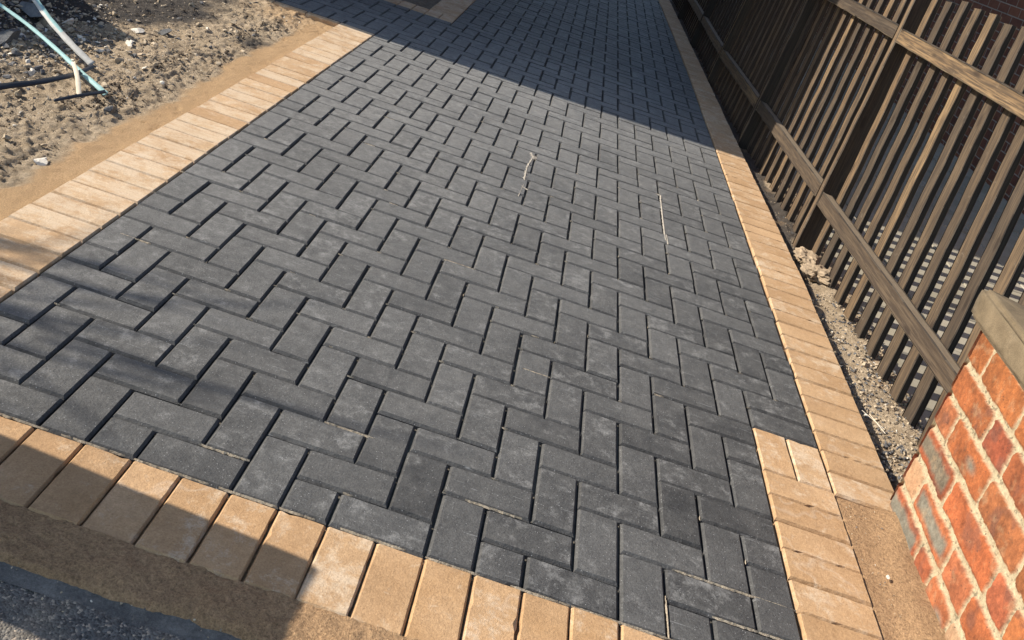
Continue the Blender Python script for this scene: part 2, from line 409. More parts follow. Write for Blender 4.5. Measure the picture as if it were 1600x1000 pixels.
# ---------------------------------------------------------------- paving blocks
def block(mb, x0, x1, y0, y1, rnd, mi=0, z=0.0, gap=0.0040, ch=0.0055, far=False, rot=None):
    h = gap / 2 + rng.uniform(-0.0003, 0.0006)
    x0 += h; x1 -= h; y0 += h; y1 -= h
    if x1 - x0 < 0.012 or y1 - y0 < 0.012: return
    cx, cy = (x0 + x1) / 2, (y0 + y1) / 2
    a = rng.gauss(0, 0.0035) if rot is None else rot; dx, dy = rng.gauss(0, 0.0006), rng.gauss(0, 0.0006)
    ca, sa = math.cos(a), math.sin(a)
    dz = z + rng.gauss(0, 0.0008); tx, ty = rng.gauss(0, 0.006), rng.gauss(0, 0.006)
    step = 0.09 if far else 0.017
    def ring(o, jit):
        pts = []
        X0, X1, Y0, Y1 = x0 + o, x1 - o, y0 + o, y1 - o
        nx = max(1, int((X1 - X0) / step)); ny = max(1, int((Y1 - Y0) / step))
        for i in range(nx): pts.append((X0 + (X1 - X0) * i / nx, Y0, 0, 1))
        for i in range(ny): pts.append((X1, Y0 + (Y1 - Y0) * i / ny, -1, 0))
        for i in range(nx): pts.append((X1 - (X1 - X0) * i / nx, Y1, 0, -1))
        for i in range(ny): pts.append((X0, Y1 - (Y1 - Y0) * i / ny, 1, 0))
        out = []
        for (px, py, qx, qy) in pts:
            j = abs(rng.gauss(0, jit)) if not far else 0
            if not far and rng.random() < 0.02: j += rng.uniform(0.0015, 0.0055)
            px += qx * j; py += qy * j
            out.append((px, py))
        return out, nx, ny
    r0, nx, ny = ring(0, 0.0003); r1, _, _ = ring(ch, 0.0006)
    n0 = 2 * (int((x1 - x0) / step) or 1) + 0
    # both rings must have the same count
    if len(r0) != len(r1):
        def rs(o):
            X0, X1, Y0, Y1 = x0 + o, x1 - o, y0 + o, y1 - o; return [(X0, Y0), (X1, Y0), (X1, Y1), (X0, Y1)]
        r0, r1 = rs(0), rs(ch)
    n = len(r0)
    def T(p, zz):
        ux, uy = p[0] - cx, p[1] - cy
        return (cx + dx + ux * ca - uy * sa, cy + dy + ux * sa + uy * ca, dz + zz + ux * tx + uy * ty)
    vs = [T(p, -0.035) for p in r0] + [T(p, -0.0068) for p in r0] + [T(p, 0) for p in r1]
    fs = [tuple(range(2 * n, 3 * n))]
    for i in range(n):
        j = (i + 1) % n
        fs.append((n + i, n + j, 2 * n + j, 2 * n + i)); fs.append((i, j, n + j, n + i))
    mb.add(vs, fs, rnd, mi)

def rr(): return (rng.random(), rng.random(), rng.random())
US = [-6, 6, 14, 20, 34, 43, 57, 75, 97, 130]
VS = [6.0, 6.02, 6.06, 6.06, 6.0, 5.93, 5.85, 5.58, 5.15, 4.4]
def vright(u): return float(np.interp(u, US, VS)) * 0.1
drive = MB()
def clipadd(i0, i1, j0, j1):
    x0, x1, y0, y1 = i0 * .1, i1 * .1, j0 * .1, j1 * .1
    um = (j0 + j1) / 2
    xr = vright(um) if um > 6 else 0.4
    xl = -1.5 if um < 36 else (-6.0 if um < 46 else -1.2)
    y0 = max(y0, -0.3)
    x0 = max(x0, xl)
    if x1 > xr: x1 = xr
    if x1 - x0 < 0.02 or y1 - y0 < 0.02: return
    block(drive, x0, x1, y0, y1, rr(), far=(um > 42 or i1 < -22))
for j in range(-5, 108):
    for i in range(-62, 9):
        um = j + .5
        if um < 36 and i < -18: continue
        if um > 46 and i < -15: continue
        if j == 6 and i in (4, 5):
            if i == 4: block(drive, .4, .602, .6, .7, rr())
            continue
        s = (i + j) % 4
        # phase fixed by the laid pattern: a lengthways pair starts where (i+j) % 4 == 3
        if s == 3: 
            # a course block whose row crosses the notch corner is cut by clipadd
            clipadd(i, i + 2, j, j + 1)
        elif s == 1: 
            if j < 36 <= j + 2 or j < 46 <= j + 2 or j < 6 <= j + 2 and i >= 4 or j < -3 < j + 2:
                for jj in (j, j + 1): pass
                if j < 36 < j + 2 and i < -15: clipadd(i, i + 1, 36, j + 2)
                elif j < 46 < j + 2 and i < -12: clipadd(i, i + 1, j, 46)
                elif j < 6 < j + 2 and i >= 4: clipadd(i, i + 1, 6, j + 2)
                elif j < -3 < j + 2: clipadd(i, i + 1, -3, j + 2)
                elif i >= 4 and j + 2 <= 6: pass
                else: clipadd(i, i + 1, j, j + 2)
            else: clipadd(i, i + 1, j, j + 2)
# bed of jointing sand under the blocks
z = -0.015
def quad(mb, x0, x1, y0, y1, z, mi): mb.add([(x0, y0, z), (x1, y0, z), (x1, y1, z), (x0, y1, z)], [(0, 1, 2, 3)], (0.5, 0.5, 0.5), mi)
quad(drive, -1.5, 0.4, -0.3, 0.6, z, 1); quad(drive, -1.5, 0.62, 0.6, 3.6, z, 1); quad(drive, -6, 0.62, 3.6, 4.6, z, 1); quad(drive, -1.2, 0.62, 4.6, 10.8, z, 1)
me = drive.mesh('driveway', [M['paver'], M['joint']])
link('driveway', me, kind='structure')

# buff edging: every block laid across its run
edge = MB()
zone = []
def eb(x0, x1, y0, y1, pale, far=False, rot=None):
    k = len(edge.f); r = rr(); block(edge, x0, x1, y0, y1, r, z=0.0005, gap=0.0030, ch=0.0042, far=far, rot=rot); zone.extend([(pale, 0, 0)] * (len(edge.f) - k))
for i in range(-30, 6): eb(i * .1, (i + 1) * .1, -0.502, -0.300, 0.15 if rng.random() < 0.75 else 0.42)
for j in range(-3, 36): eb(-1.715, -1.5, j * .1, (j + 1) * .1, rng.choice((0.95, 0.8, 0.6, 0.35)), j > 30)
for k in range(5): 
    eb(-1.715 - .2 * (k + 1), -1.715 - .2 * k, 3.545, 3.6, 0.5, True)
for j in range(-8, 4):
    eb(0.4, 0.602, j * .1, (j + 1) * .1, 0.25) if j * .1 > -0.31 else eb(0.6, 0.602, 0, .001, 0)
eb(0.4, 0.5, 0.4, 0.6, 0.2); eb(0.5, 0.6, 0.4, 0.6, 0.5)
for j in range(4, 106):
    u = j + .5
    xl = vright(u) if j >= 6 else 0.602
    wd = float(np.interp(u, [4, 20, 34, 57, 71, 100], [.2, .205, .185, .165, .16, .165]))
    sl = (vright(u + 1) - vright(u - 1)) / 0.2
    eb(xl + 0.001, xl + wd, j * .1, (j + 1) * .1, 0.35 if j < 36 else 0.5, j > 45, rot=-sl * 0.5)
for j in range(47, 80): eb(-1.405, -1.2, j * .1 + .1, (j + 1) * .1 + .1, 0.6, True)
for i in range(-60, -12): eb(i * .1, (i + 1) * .1, 4.6, 4.8, 0.5, True)
k = len(edge.f)
quad(edge, -3.0, 0.4, -0.5, -0.3, z, 1); quad(edge, -1.7, -1.5, -0.3, 3.6, z, 1); quad(edge, 0.4, 0.6, -0.5, 0.6, z, 1)
for j in range(4, 106): quad(edge, vright(j) + .0, vright(j) + .15, j * .1, j * .1 + .1, z + .0005, 1)
zone.extend([(0, 0, 0)] * (len(edge.f) - k))
me = edge.mesh('paved_border', [M['tan'], M['sand']])
za = me.attributes.new('zone', 'FLOAT_COLOR', 'FACE'); arr = np.ones((len(edge.f), 4), np.float32); arr[:, :3] = zone; za.data.foreach_set('color', arr.ravel())
link('border_paving', me, kind='structure')

# loose jointing sand caught in the joints and two mortar smears
res = MB()
def ribbon(mb, pts, wd, z=0.0012, br=0.4):
    P = [Vector((p[0], p[1], 0)) for p in pts]; Q = []
    for a, b in zip(P[:-1], P[1:]):
        n = max(1, int((b - a).length / 0.006))
        for i in range(n): Q.append(a.lerp(b, i / n))
    Q.append(P[-1])
    if len(Q) < 2: return
    vs = []; fs = []
    for i, p in enumerate(Q):
        d = (Q[min(i + 1, len(Q) - 1)] - Q[max(i - 1, 0)]).normalized(); nn = Vector((-d.y, d.x, 0))
        e = min(1, min(i, len(Q) - 1 - i) / 2 + 0.15)
        w1 = wd * e * rng.uniform(1 - br, 1 + br); w2 = wd * e * rng.uniform(1 - br, 1 + br)
        a = p + nn * w1; b = p - nn * w2
        vs += [(a.x, a.y, z - .003), (p.x, p.y, z + rng.uniform(0, .0012)), (b.x, b.y, z - .003)]
        if i: 
            q = 3 * i; fs += [(q - 3, q - 2, q + 1, q), (q - 2, q - 1, q + 2, q + 1)]
    mb.add(vs, fs, (0, 0, 0))
for i in range(-29, 4):
    for k in range(4):
        if rng.random() < 0.72:
            a = i * .1 + k * .025; ribbon(res, [(a, -0.3005), (a + rng.uniform(.02, .05), -0.3005)], 0.0026)
for n in range(60):
    i = rng.randint(-15, 3); j = rng.randint(-3, 22)
    if (i + j) % 4 in (3,):
        x = i * .1 + rng.uniform(0, .05); y = j * .1 if rng.random() < .5 else j * .1 + .1
        ribbon(res, [(x, y), (x + rng.uniform(.01, .05), y)], 0.0018, -0.0006)
for a, b, y in ((-.91, -.80, -.2), (-.70, -.58, .0), (.2, .3, -.2), (.12, .3, -.1), (.28, .4, -.1), (-.35, -.22, -.1), (-.28, -.2, .5), (-1.45, -1.36, .5), (-.6, -.5, 1.0), (.3, .4, -.2)):
    ribbon(res, [(a, y), (b, y)], 0.0022, 0.0004, .8)
ribbon(res, [(0.101, -0.3), (0.1, -0.2)], 0.0022)
for n in range(420):
    i = rng.randint(-15, 5); j = rng.randint(-3, 26); x = i * .1; y = j * .1; a = rng.uniform(.003, .013)
    if (i + j) % 4 in (3, 1) and x < vright(j + .5) - .02 and (j > 6 or i < 4):
        if rng.random() < .75: ribbon(res, [(x - a * .3, y), (x + a, y)], rng.uniform(.0012, .0022), 0.0, .8)
        else: ribbon(res, [(x, y), (x, y + a * 1.5)], rng.uniform(.001, .002), -.001, .8)
me = res.mesh('sand_residue', [M['psand']]); link('sand_residue', me, kind='stuff', label='pale jointing sand left in the joints of the grey paving', category='sand')
sm = MB()
ribbon(sm, [(-0.425, 2.375), (-0.404, 2.30)], 0.014, 0.002, 0.6); ribbon(sm, [(-0.41, 2.33), (-0.424, 2.154), (-0.42, 1.98)], 0.0065, 0.002, 0.7); ribbon(sm, [(-0.425, 1.9), (-0.395, 1.88)], 0.006, 0.002, 0.7); ribbon(sm, [(-.418, 1.93), (-0.425, 1.77)], 0.003, 0.002, 0.6)
me = sm.mesh('mortar_smear', [M['smear']]); link('mortar_smear', me, label='broken pale mortar smear down a grey paving joint, left of two', category='mortar smear', group='mortar smears on the grey paving')
sm = MB()
ribbon(sm, [(0.182, 2.385), (0.208, 2.388), (0.206, 2.33)], 0.006, 0.002, 0.5); ribbon(sm, [(0.205, 2.34), (0.203, 2.054), (0.203, 1.83)], 0.0048, 0.002, 0.5); ribbon(sm, [(0.21, 1.9), (0.212, 1.796)], 0.005, 0.002, 0.6)
me = sm.mesh('mortar_smear', [M['smear']]); link('mortar_smear', me, label='long thin straight pale mortar smear in a joint, nearer the fence', category='mortar smear', group='mortar smears on the grey paving')

# ---------------------------------------------------------------- ground strips
def axis(a, b, st): return np.linspace(a, b, max(2, int((b - a) / st) + 1))
# left: raked sand edge and dug soil with an unseen mound added to shade the corner
xs = axis(-4.2, -1.708, 0.0075); ys = axis(-0.32, 3.545, 0.0085)
X, Y = np.meshgrid(xs, ys)
es = -1.83 + 0.02 * fbm(X * 0 + 1, Y, 3, 4) + 0.035 * fbm(X, Y, 14, 4) - 0.02 * sstep(1.5, 2.5, Y)
sandm = np.clip(sstep(-0.025, 0.02, X - es), 0, 1)
topc = sstep(3.0, 3.5, Y + 0.25 * fbm(X, Y, 6, 3)) * 0.75
sandc = np.maximum(sandm, topc * sstep(-2.3, -2.0, X + .2 * fbm(X, Y, 5, 3)))
dist = np.clip((es - X) / 0.25, 0, 1)
rid = np.abs(fbm(X, Y, 9, 5)); rid2 = np.abs(fbm(X, Y, 26, 4))
Z = -0.012 - 0.012 * sandm + (1 - sandm) * (-0.022 + 0.02 * dist + 0.016 * dist * rid + 0.011 * rid2 * (1 + 1.6 * np.exp(-((X + 1.96) / .08) ** 2)) + 0.010 * fbm(X, Y, 48, 5, .62) + .010 * fbm(X * .45, Y * 1.3, 40, 4, .6) * dist)
Z = np.where(X > -1.72, -0.02, Z) + sandm * (0.004 * fbm(X, Y, 12, 3) + 0.003 * fbm(X, Y, 45, 4)) - sandm * .007 * sstep(.035, .0, np.abs(fbm(X * 1.6, Y * .7, 9, 3))) * (fbm(X + 2, Y, 3, 2) > .1)
shade_mound = 0.56 * np.exp(-(((X + 3.15) / 0.30) ** 2 + ((Y - 1.95) / 0.62) ** 2))
Z = Z + shade_mound * (1 + 0.3 * fbm(X, Y, 7, 4))
wet = sstep(0.05, 0.5, fbm(X, Y, 2.2, 4) + 0.75 * sstep(-2.25, -2.65, X) * sstep(1.3, 1.8, Y) + .6 * np.exp(-((X + 2.42) / .16) ** 2 - ((Y - 2.45) / .4) ** 2) - .2)
wet = np.maximum(wet * (1 - sandc), 0)
c = np.stack([sandc, wet, wet * 0], -1)
me = grid_mesh('soil_bed', X, Y, Z, [M['soil']], {'zone': c}); link('soil_bed', me, kind='structure')
def soilz(x, y):
    i = int(np.clip((x - xs[0]) / (xs[1] - xs[0]), 0, len(xs) - 1)); j = int(np.clip((y - ys[0]) / (ys[1] - ys[0]), 0, len(ys) - 1)); return float(Z[j, i])
# right: strip between the border and the fence, falling to the neighbour's slabs
xs2 = axis(0.56, 1.13, 0.006); ys2 = axis(0.42, 10.6, 0.012)
X2, Y2 = np.meshgrid(xs2, ys2)
bx = np.interp(Y2 * 10, US, VS) * .1 + 0.19
Z2 = -0.052 + 0.02 * fbm(X2, Y2, 8, 4) + 0.008 * fbm(X2, Y2, 45, 3) + 0.012 * sstep(0.9, 0.96, X2)
Z2 = Z2 - 0.09 * sstep(1.06, 1.12, X2)
damp_shade = sstep(0.0, 0.5, fbm(X2, Y2, 3, 3) + 0.9 * np.exp(-((Y2 - 2.9) / 0.55) ** 2) + 1.2 * sstep(3.3, 3.9, Y2) - 0.55 + 0.5 * sstep(.90, .82, X2) * sstep(1.6, 2.2, Y2) + .75 * sstep(.90, .83, X2) + .3)  # damp soil, plus shade painted along the border and past the shadow edge
c2 = np.stack([np.full_like(X2, 0.05) + 0.3 * sstep(.25, .6, fbm(X2, Y2, 7, 3)), np.clip(damp_shade, 0, 1), X2 * 0], -1)
me = grid_mesh('fence_strip', X2, Y2, Z2, [M['soil']], {'zone': c2}); link('soil_strip', me, kind='structure')
def stripz(x, y):
    i = int(np.clip((x - xs2[0]) / (xs2[1] - xs2[0]), 0, len(xs2) - 1)); j = int(np.clip((y - ys2[0]) / (ys2[1] - ys2[0]), 0, len(ys2) - 1)); return float(Z2[j, i])
# sand against the brick pier
xs3 = axis(0.594, 0.95, 0.005); ys3 = axis(-0.75, 0.42, 0.005)
X3, Y3 = np.meshgrid(xs3, ys3)
Z3 = -0.006 + 0.004 * fbm(X3, Y3, 14, 5) + 0.014 * sstep(0.63, 0.72, X3 - 0.06 * sstep(.1, .4, Y3)) * (1 + 0.4 * fbm(X3, Y3, 10, 3))
Z3 = np.where(X3 < 0.601, -0.012, Z3) - .05 * sstep(.398, .402, Y3)
me = grid_mesh('sand_by_pier', X3, Y3, Z3, [M['sand']]); link('sand_patch', me, kind='structure')
# sand below the bottom border, its lower edge broken
xs4 = axis(-3.0, 0.62, 0.006); ys4 = axis(-0.645, -0.497, 0.004)
X4, Y4 = np.meshgrid(xs4, ys4)
low = sstep(-0.614, -0.592, Y4 + 0.008 * fbm(X4, Y4, 22, 4) + 0.006 * fbm(X4, Y4 * 0, 3, 3))
Z4 = -0.022 + low * (0.0205 - .004 * sstep(-.56, -.60, Y4) + 0.005 * fbm(X4, Y4, 18, 5)) + 0.004 * fbm(X4, Y4, 75, 4, .65)
me = grid_mesh('sand_strip', X4, Y4, Z4, [M['sand']]); link('sand_strip', me, kind='structure')
# road edge and road
xs5 = axis(-3.2, 3.0, 0.012); ys5 = axis(-0.638, -0.585, 0.006)
X5, Y5 = np.meshgrid(xs5, ys5)
me = grid_mesh('kerb', X5, Y5 + 0.004 * fbm(X5, Y5 * 0, 4, 3), -0.0135 + 0.0015 * fbm(X5, Y5, 20, 3) + X5 * 0, [M['kerb']]); link('kerb', me, kind='structure')
xs6 = axis(-3.2, 1.2, 0.006); ys6 = axis(-1.5, -0.632, 0.006)
X6, Y6 = np.meshgrid(xs6, ys6)
me = grid_mesh('road', X6, Y6, -0.014 + 0.0035 * fbm(X6, Y6, 60, 3) + 0.004 * fbm(X6, Y6, 5, 3), [M['road']])
link('road', me, kind='structure')
g = MB(); quad(g, -60, 60, -9, -1.0, -0.03, 0); link('road', g.mesh('road_far', [M['road']]), kind='structure')
g = MB(); quad(g, -60, -3.0, -1.0, -.3, -0.02, 0); quad(g, 1.1, 60, -1.0, -.75, -0.02, 0); link('pavement', g.mesh('pavement', [M['kerb']]), kind='structure')
# soil bed in the notch by the house
xs7 = axis(-2.6, -1.395, 0.02); ys7 = axis(4.79, 7.5, 0.02); X7, Y7 = np.meshgrid(xs7, ys7)
c7 = np.stack([X7 * 0, X7 * 0 + .6, X7 * 0], -1)
me = grid_mesh('flower_bed', X7, Y7, -0.02 + 0.03 * fbm(X7, Y7, 8, 5), [M['soil']], {'zone': c7}); link('flower_bed', me, kind='structure')

# neighbour's slabs, 9 cm lower
sb = MB()
for i in range(0, 12):
    for j in range(-4, 34):
        x0 = 1.05 + i * .45 + (0.0 if j % 2 else 0.0); y0 = j * .45 + (0.2 if i % 2 else 0)
        block(sb, x0, x0 + .45, y0, y0 + .45, rr(), z=-0.119, gap=0.008, ch=0.004, far=True)
quad(sb, 1.05, 6.5, -1.8, 15.5, -0.129, 1)
link('neighbour_path', sb.mesh('slabs', [M['slab'], M['joint']]), kind='structure')

# ---------------------------------------------------------------- stones
def ico(n):
    import bmesh
    bm = bmesh.new(); bmesh.ops.create_icosphere(bm, subdivisions=n, radius=1)
    v = np.array([q.co for q in bm.verts]); f = [tuple(a.index for a in q.verts) for q in bm.faces]; bm.free(); return v, f
I1 = ico(1); I2 = ico(2); I3 = ico(3)
def stone_v(base, r, flat, rough=0.25):
    v = base.copy(); k = NR.normal(size=(5, 3))
    d = sum(np.sin(v @ q * 2.2 + i) for i, q in enumerate(k)) * rough / 2.2
    v = v * (1 + d[:, None])
    for q in NR.normal(size=(7, 3)):      # flats knocked off
        q = q / np.linalg.norm(q); s = v @ q; v = v - np.outer(np.maximum(s - 0.45, 0), q)
    v = v * np.array([r, r * NR.uniform(.55, 1), r * flat])
    a = NR.uniform(0, 6.28); ca, sa = math.cos(a), math.sin(a); b = NR.uniform(-.5, .5)
    v = v @ np.array([[1, 0, 0], [0, math.cos(b), -math.sin(b)], [0, math.sin(b), math.cos(b)]]).T
    return v @ np.array([[ca, -sa, 0], [sa, ca, 0], [0, 0, 1]]).T
rub = MB()
def dens(x, y):
    return 1.0 * max(0, min(1, (-1.9 - x) / .25))
n = 0
while n < 7500:
    x = rng.uniform(-3.1, -1.88); y = rng.uniform(0.3, 3.5)
    near = math.exp(-((x + 2.5) / .33) ** 2 - ((y - 1.7) / .55) ** 2)
    if rng.random() > 0.16 + near * 0.9: continue
    r = 0.0026 * math.exp(rng.expovariate(2.0)) * (1 + 1.1 * near)
    if r > .022: r = .022 * rng.uniform(.5, 1)
    B = I2 if r > 0.012 else I1
    v = stone_v(B[0], r, rng.uniform(.45, .85)) + np.array([x, y, soilz(x, y) + r * .25])
    rub.add([tuple(q) for q in v], B[1], (rng.random(), rng.random() * (0.7 + .3 * near + .12), rng.random())); n += 1
link('rubble', rub.mesh('rubble', [M['stone']]), kind='stuff', label='small stones and rubble scattered over the dug soil', category='rubble')
cr = MB()
n = 0
cl = [(rng.uniform(-2.05, -1.87), rng.uniform(.45, 3.4), rng.uniform(.02, .06)) for _ in range(34)] + [(rng.uniform(-2.5, -1.95), rng.uniform(.9, 3.5), rng.uniform(.02, .05)) for _ in range(22)]
while n < 3600:
    cx_, cy_, cr_ = rng.choice(cl); x = cx_ + rng.gauss(0, cr_ * .6); y = cy_ + rng.gauss(0, cr_ * 1.5); r = 0.0022 * math.exp(rng.expovariate(2.2))
    if x > -1.85 or r > .012: continue
    v = stone_v(I1[0], r, .8) + np.array([x, y, soilz(x, y) + r * .2]); cr.add([tuple(q) for q in v], I1[1], rr()); n += 1
link('soil_crumbs', cr.mesh('soil_crumbs', [mat_rock('damp_soil_clod', (0.05, 0.036, 0.024), (0.12, 0.088, 0.056))]), kind='stuff', label='dark damp crumbs of soil along the raked sand edge', category='soil crumbs')
gr = MB()
for n in range(4200):
    y = 0.45 + 3.2 * rng.random() ** 1.6; x = rng.uniform(0.825, 1.09)
    if y > 1.9 and rng.random() < .6: continue
    r = rng.uniform(0.003, 0.0105) if y < 1.9 else rng.uniform(.002, .006)
    v = stone_v(I1[0], r, .75) + np.array([x, y, stripz(x, y) + r * .3]); gr.add([tuple(q) for q in v], I1[1], (rng.random() * .8, rng.random() ** .55, rng.random() * .97))
link('gravel', gr.mesh('gravel', [M['stone']]), kind='stuff', label='loose gravel along the foot of the picket fence', category='gravel')
sg = MB()
for n in range(420):
    x = rng.uniform(-1.6, .6); y = rng.choice((rng.uniform(-.9, -.5), rng.uniform(-.3, .4) if x > .6 else rng.uniform(-.66, -.52)))
    r = rng.uniform(.0012, .0032); v = stone_v(I1[0], r, .8) + np.array([x, y, -.009]); sg.add([tuple(q) for q in v], I1[1], (rng.random(), rng.random(), rng.random()))
for n in range(160):
    x = rng.uniform(.61, .74); y = rng.uniform(-.6, .4); r = rng.uniform(.001, .003); v = stone_v(I1[0], r, .8) + np.array([x, y, 0.0]); sg.add([tuple(q) for q in v], I1[1], (rng.random(), rng.random(), rng.random()))
link('grit', sg.mesh('grit', [M['stone']]), kind='stuff', label='coarse grit scattered on the sand and tarmac', category='grit')

ROCK = {'slate': mat_rock('blue_grey_rock', (0.10, 0.105, 0.11), (0.20, 0.20, 0.20)), 'dark': mat_rock('dark_grey_rock', (0.07, 0.07, 0.07), (0.15, 0.145, 0.135)),
        'buff': mat_rock('buff_rock', (0.30, 0.23, 0.15), (0.46, 0.36, 0.25)), 'pale': mat_rock('pale_stone', (0.50, 0.44, 0.35), (0.66, 0.60, 0.50))}
def crumb_v(base, r, flat):
    v = base.copy(); d = np.zeros(len(v))
    for fr, am in ((2, .16), (4, .12), (8, .09), (15, .06)):
        for _ in range(5):
            q = NR.normal(size=3); d += am * np.sin(v @ q * fr + NR.uniform(0, 6)) * .6
    v = v * (1 + d[:, None]); return v * np.array([r * .8, r, r * flat])
I4 = ico(4)
def rock(name, x, y, r, flat, mk, label, cat, z=None, grp=None, B=I3, rough=.22):
    zz = soilz(x, y) if z is None else z
    if rough > .3: B = I4
    mb = MB(); v = stone_v(B[0], r, flat, rough) if rough < .3 else crumb_v(B[0], r, flat); v[:, 2] -= v[:, 2].min() + r * flat * .35
    mb.add([tuple(q) for q in v], B[1]); o = link(name, mb.mesh(name, [mk]), label=label, category=cat); o.location = (x, y, zz)
    if grp: o['group'] = grp
    return o
G1 = 'larger rocks on the dug soil'
rock('rock', -2.62, 1.95, .085, .55, ROCK['slate'], 'large blue grey rock at the top left between the teal strips', 'rock', grp=G1)
rock('rock', -2.5, 1.62, .075, .5, ROCK['dark'], 'dark grey rounded rock at the left edge below the lower teal strip', 'rock', grp=G1)
rock('rock', -2.53, 1.93, .06, .5, ROCK['buff'], 'buff wedge shaped rock beside the large blue grey rock', 'rock', grp=G1)
rock('rock', -2.5, 2.05, .028, .8, ROCK['pale'], 'small pale pointed stone just right of the upper teal strip', 'rock', grp=G1)
rock('rock', -2.209, 2.026, .03, .35, ROCK['pale'], 'flat white squarish stone in the middle of the dug soil', 'rock', grp=G1)
rock('rock', -2.118, 1.96, .024, .35, ROCK['buff'], 'thin curved buff stone just right of the flat white stone', 'rock', grp=G1)
rock('rock', -2.292, 2.25, .032, .7, ROCK['pale'], 'chunky pale stone farther up behind the flat white stone', 'rock', grp=G1)
rock('rock', -2.2, 2.34, .05, .4, ROCK['dark'], 'flat dark slab with a pale upper edge on the dug soil', 'rock', grp=G1)
rock('rock', -2.39, 1.70, .04, .6, ROCK['slate'], 'grey stone lying between the two teal strips', 'rock', grp=G1)
rock('rock', -1.86, .80, .03, .4, ROCK['pale'], 'pale flat stone in dark soil beside the raked sand edge', 'rock', grp=G1)
rock('pebble', 0.663, 0.111, .0075, .7, ROCK['pale'], 'single white pebble on the sand beside the brick pier', 'pebble', z=.005)
rock('mortar_lump', 0.945, 1.345, .022, .55, ROCK['buff'], 'broken pale mortar chip lying in the gravel at the picket feet', 'mortar lump', z=-.035)
rock('mortar_lump', 0.905, 2.29, .075, .38, M['mortar'], 'larger buff mortar lump against the foot of the dark fence post', 'mortar lump', z=-.05, grp='dried mortar by the fence post', rough=.35)
rock('mortar_lump', 0.912, 2.10, .07, .4, M['mortar'], 'buff mortar lump just in front of the one at the post foot', 'mortar lump', z=-.045, grp='dried mortar by the fence post', rough=.35)
tw = MB()
for a, b in (((0.815, 0.93, -.004), (0.885, 0.885, -.02)), ((0.84, .925, -.006), (0.88, .86, -.02))):
    a, b = Vector(a), Vector(b); d = (b - a).normalized(); s = d.cross(Vector((0, 0, 1))).normalized() * .0011; u = Vector((0, 0, .0012))
    tw.add([tuple(p) for p in (a - s, a + u, a + s, b - s, b + u, b + s)], [(0, 1, 4, 3), (1, 2, 5, 4), (2, 0, 3, 5)])
link('twig', tw.mesh('twig', [M['stake']]), label='thin pale forked twig lying from the border edge into gravel', category='twig')

# ---------------------------------------------------------------- plastic straps on the soil
def strap(name, pts, wd, th, mats, label, cat, up=Vector((0.25, -.7, .65)), grp=None, split=None):
    P = [Vector(p) for p in pts]; Q = []
    for i in range(len(P) - 1):      # catmull-rom
        p0, p1, p2, p3 = P[max(i - 1, 0)], P[i], P[i + 1], P[min(i + 2, len(P) - 1)]
        for k in range(8):
            t = k / 8; Q.append(0.5 * ((2 * p1) + (p2 - p0) * t + (2 * p0 - 5 * p1 + 4 * p2 - p3) * t * t + (3 * p1 - p0 - 3 * p2 + p3) * t ** 3))
    Q.append(P[-1]); mb = MB(); vs = []; fs = []; n = len(Q)
    for i, p in enumerate(Q):
        d = (Q[min(i + 1, n - 1)] - Q[max(i - 1, 0)]).normalized(); s = d.cross(up).normalized(); u = s.cross(d).normalized()
        f = i / (n - 1); ww = (wd[0] * (1 - f) + wd[1] * f) / 2 * (1 + 0.06 * math.sin(i * 1.3))
        for a, b in ((-1, -1), (-.35, -1.6), (.35, -1.6), (1, -1), (1, 1), (0, .4), (-1, 1)): 
            q = p + s * a * ww + u * b * th / 2; vs.append(tuple(q))
    fm = []
    for i in range(n - 1):
        for k in range(7):
            a = 7 * i + k; b = 7 * i + (k + 1) % 7; fs.append((a, b, b + 7, a + 7)); fm.append(1 if split and (k in (3, 4) or i > n * split) else 0)
    fs += [tuple(range(6, -1, -1)), tuple(range(7 * (n - 1), 7 * n))]; fm += [0, 0]
    mb.add(vs, fs); mb.mi = fm
    me = mb.mesh(name, mats); me.polygons.foreach_set('use_smooth', [True] * (len(me.polygons)))
    o = link(name, me, label=label, category=cat)
    if grp: o['group'] = grp
    return o
strap('plastic_strip', [(-2.804, 1.68, 0.17), (-2.693, 1.649, 0.15), (-2.579, 1.640, 0.12), (-2.42, 1.60, 0.088), (-2.25, 1.53, 0.055), (-2.132, 1.472, 0.032), (-2.03, 1.42, 0.018), (-1.98, 1.402, 0.006)], (.009, .019), .003, [M['teal']],
      'lower pale teal plastic strip bending down from the left edge to the soil', 'plastic strip', grp='teal plastic strips')
strap('plastic_strip', [(-2.86, 2.03, 0.21), (-2.702, 1.901, 0.18), (-2.521, 1.769, 0.145), (-2.394, 1.69, 0.105), (-2.263, 1.635, 0.06), (-2.152, 1.603, 0.022)], (.021, .024), .003, [M['teal'], M['milk']],
      'upper teal plastic strip turning milky white at its lower end', 'plastic strip', grp='teal plastic strips', split=.66)
strap('black_strap', [(-2.33, .82, .015), (-2.24, 0.966, 0.025), (-2.194, 1.09, 0.038), (-2.143, 1.228, 0.04), (-2.119, 1.412, 0.034), (-2.139, 1.598, 0.022)], (.027, .017), .004, [M['black']], 'long black plastic strap bowing above the soil from the left edge', 'strap', grp='black straps on the dug soil')
strap('black_strap', [(-2.039, 1.154, 0.025), (-2.002, 1.23, 0.035), (-1.979, 1.389, 0.02)], (.010, .014), .004, [M['black']], 'short black strap end lying just below the long black strap', 'strap', grp='black straps on the dug soil')
strap('wooden_stake', [(-2.15, 1.45, 0.062), (-2.098, 1.399, 0.035), (-2.045, 1.339, -0.01)], (.012, .018), .012, [M['stake']], 'pale splintered stake standing in the soil between the two black straps', 'stake')

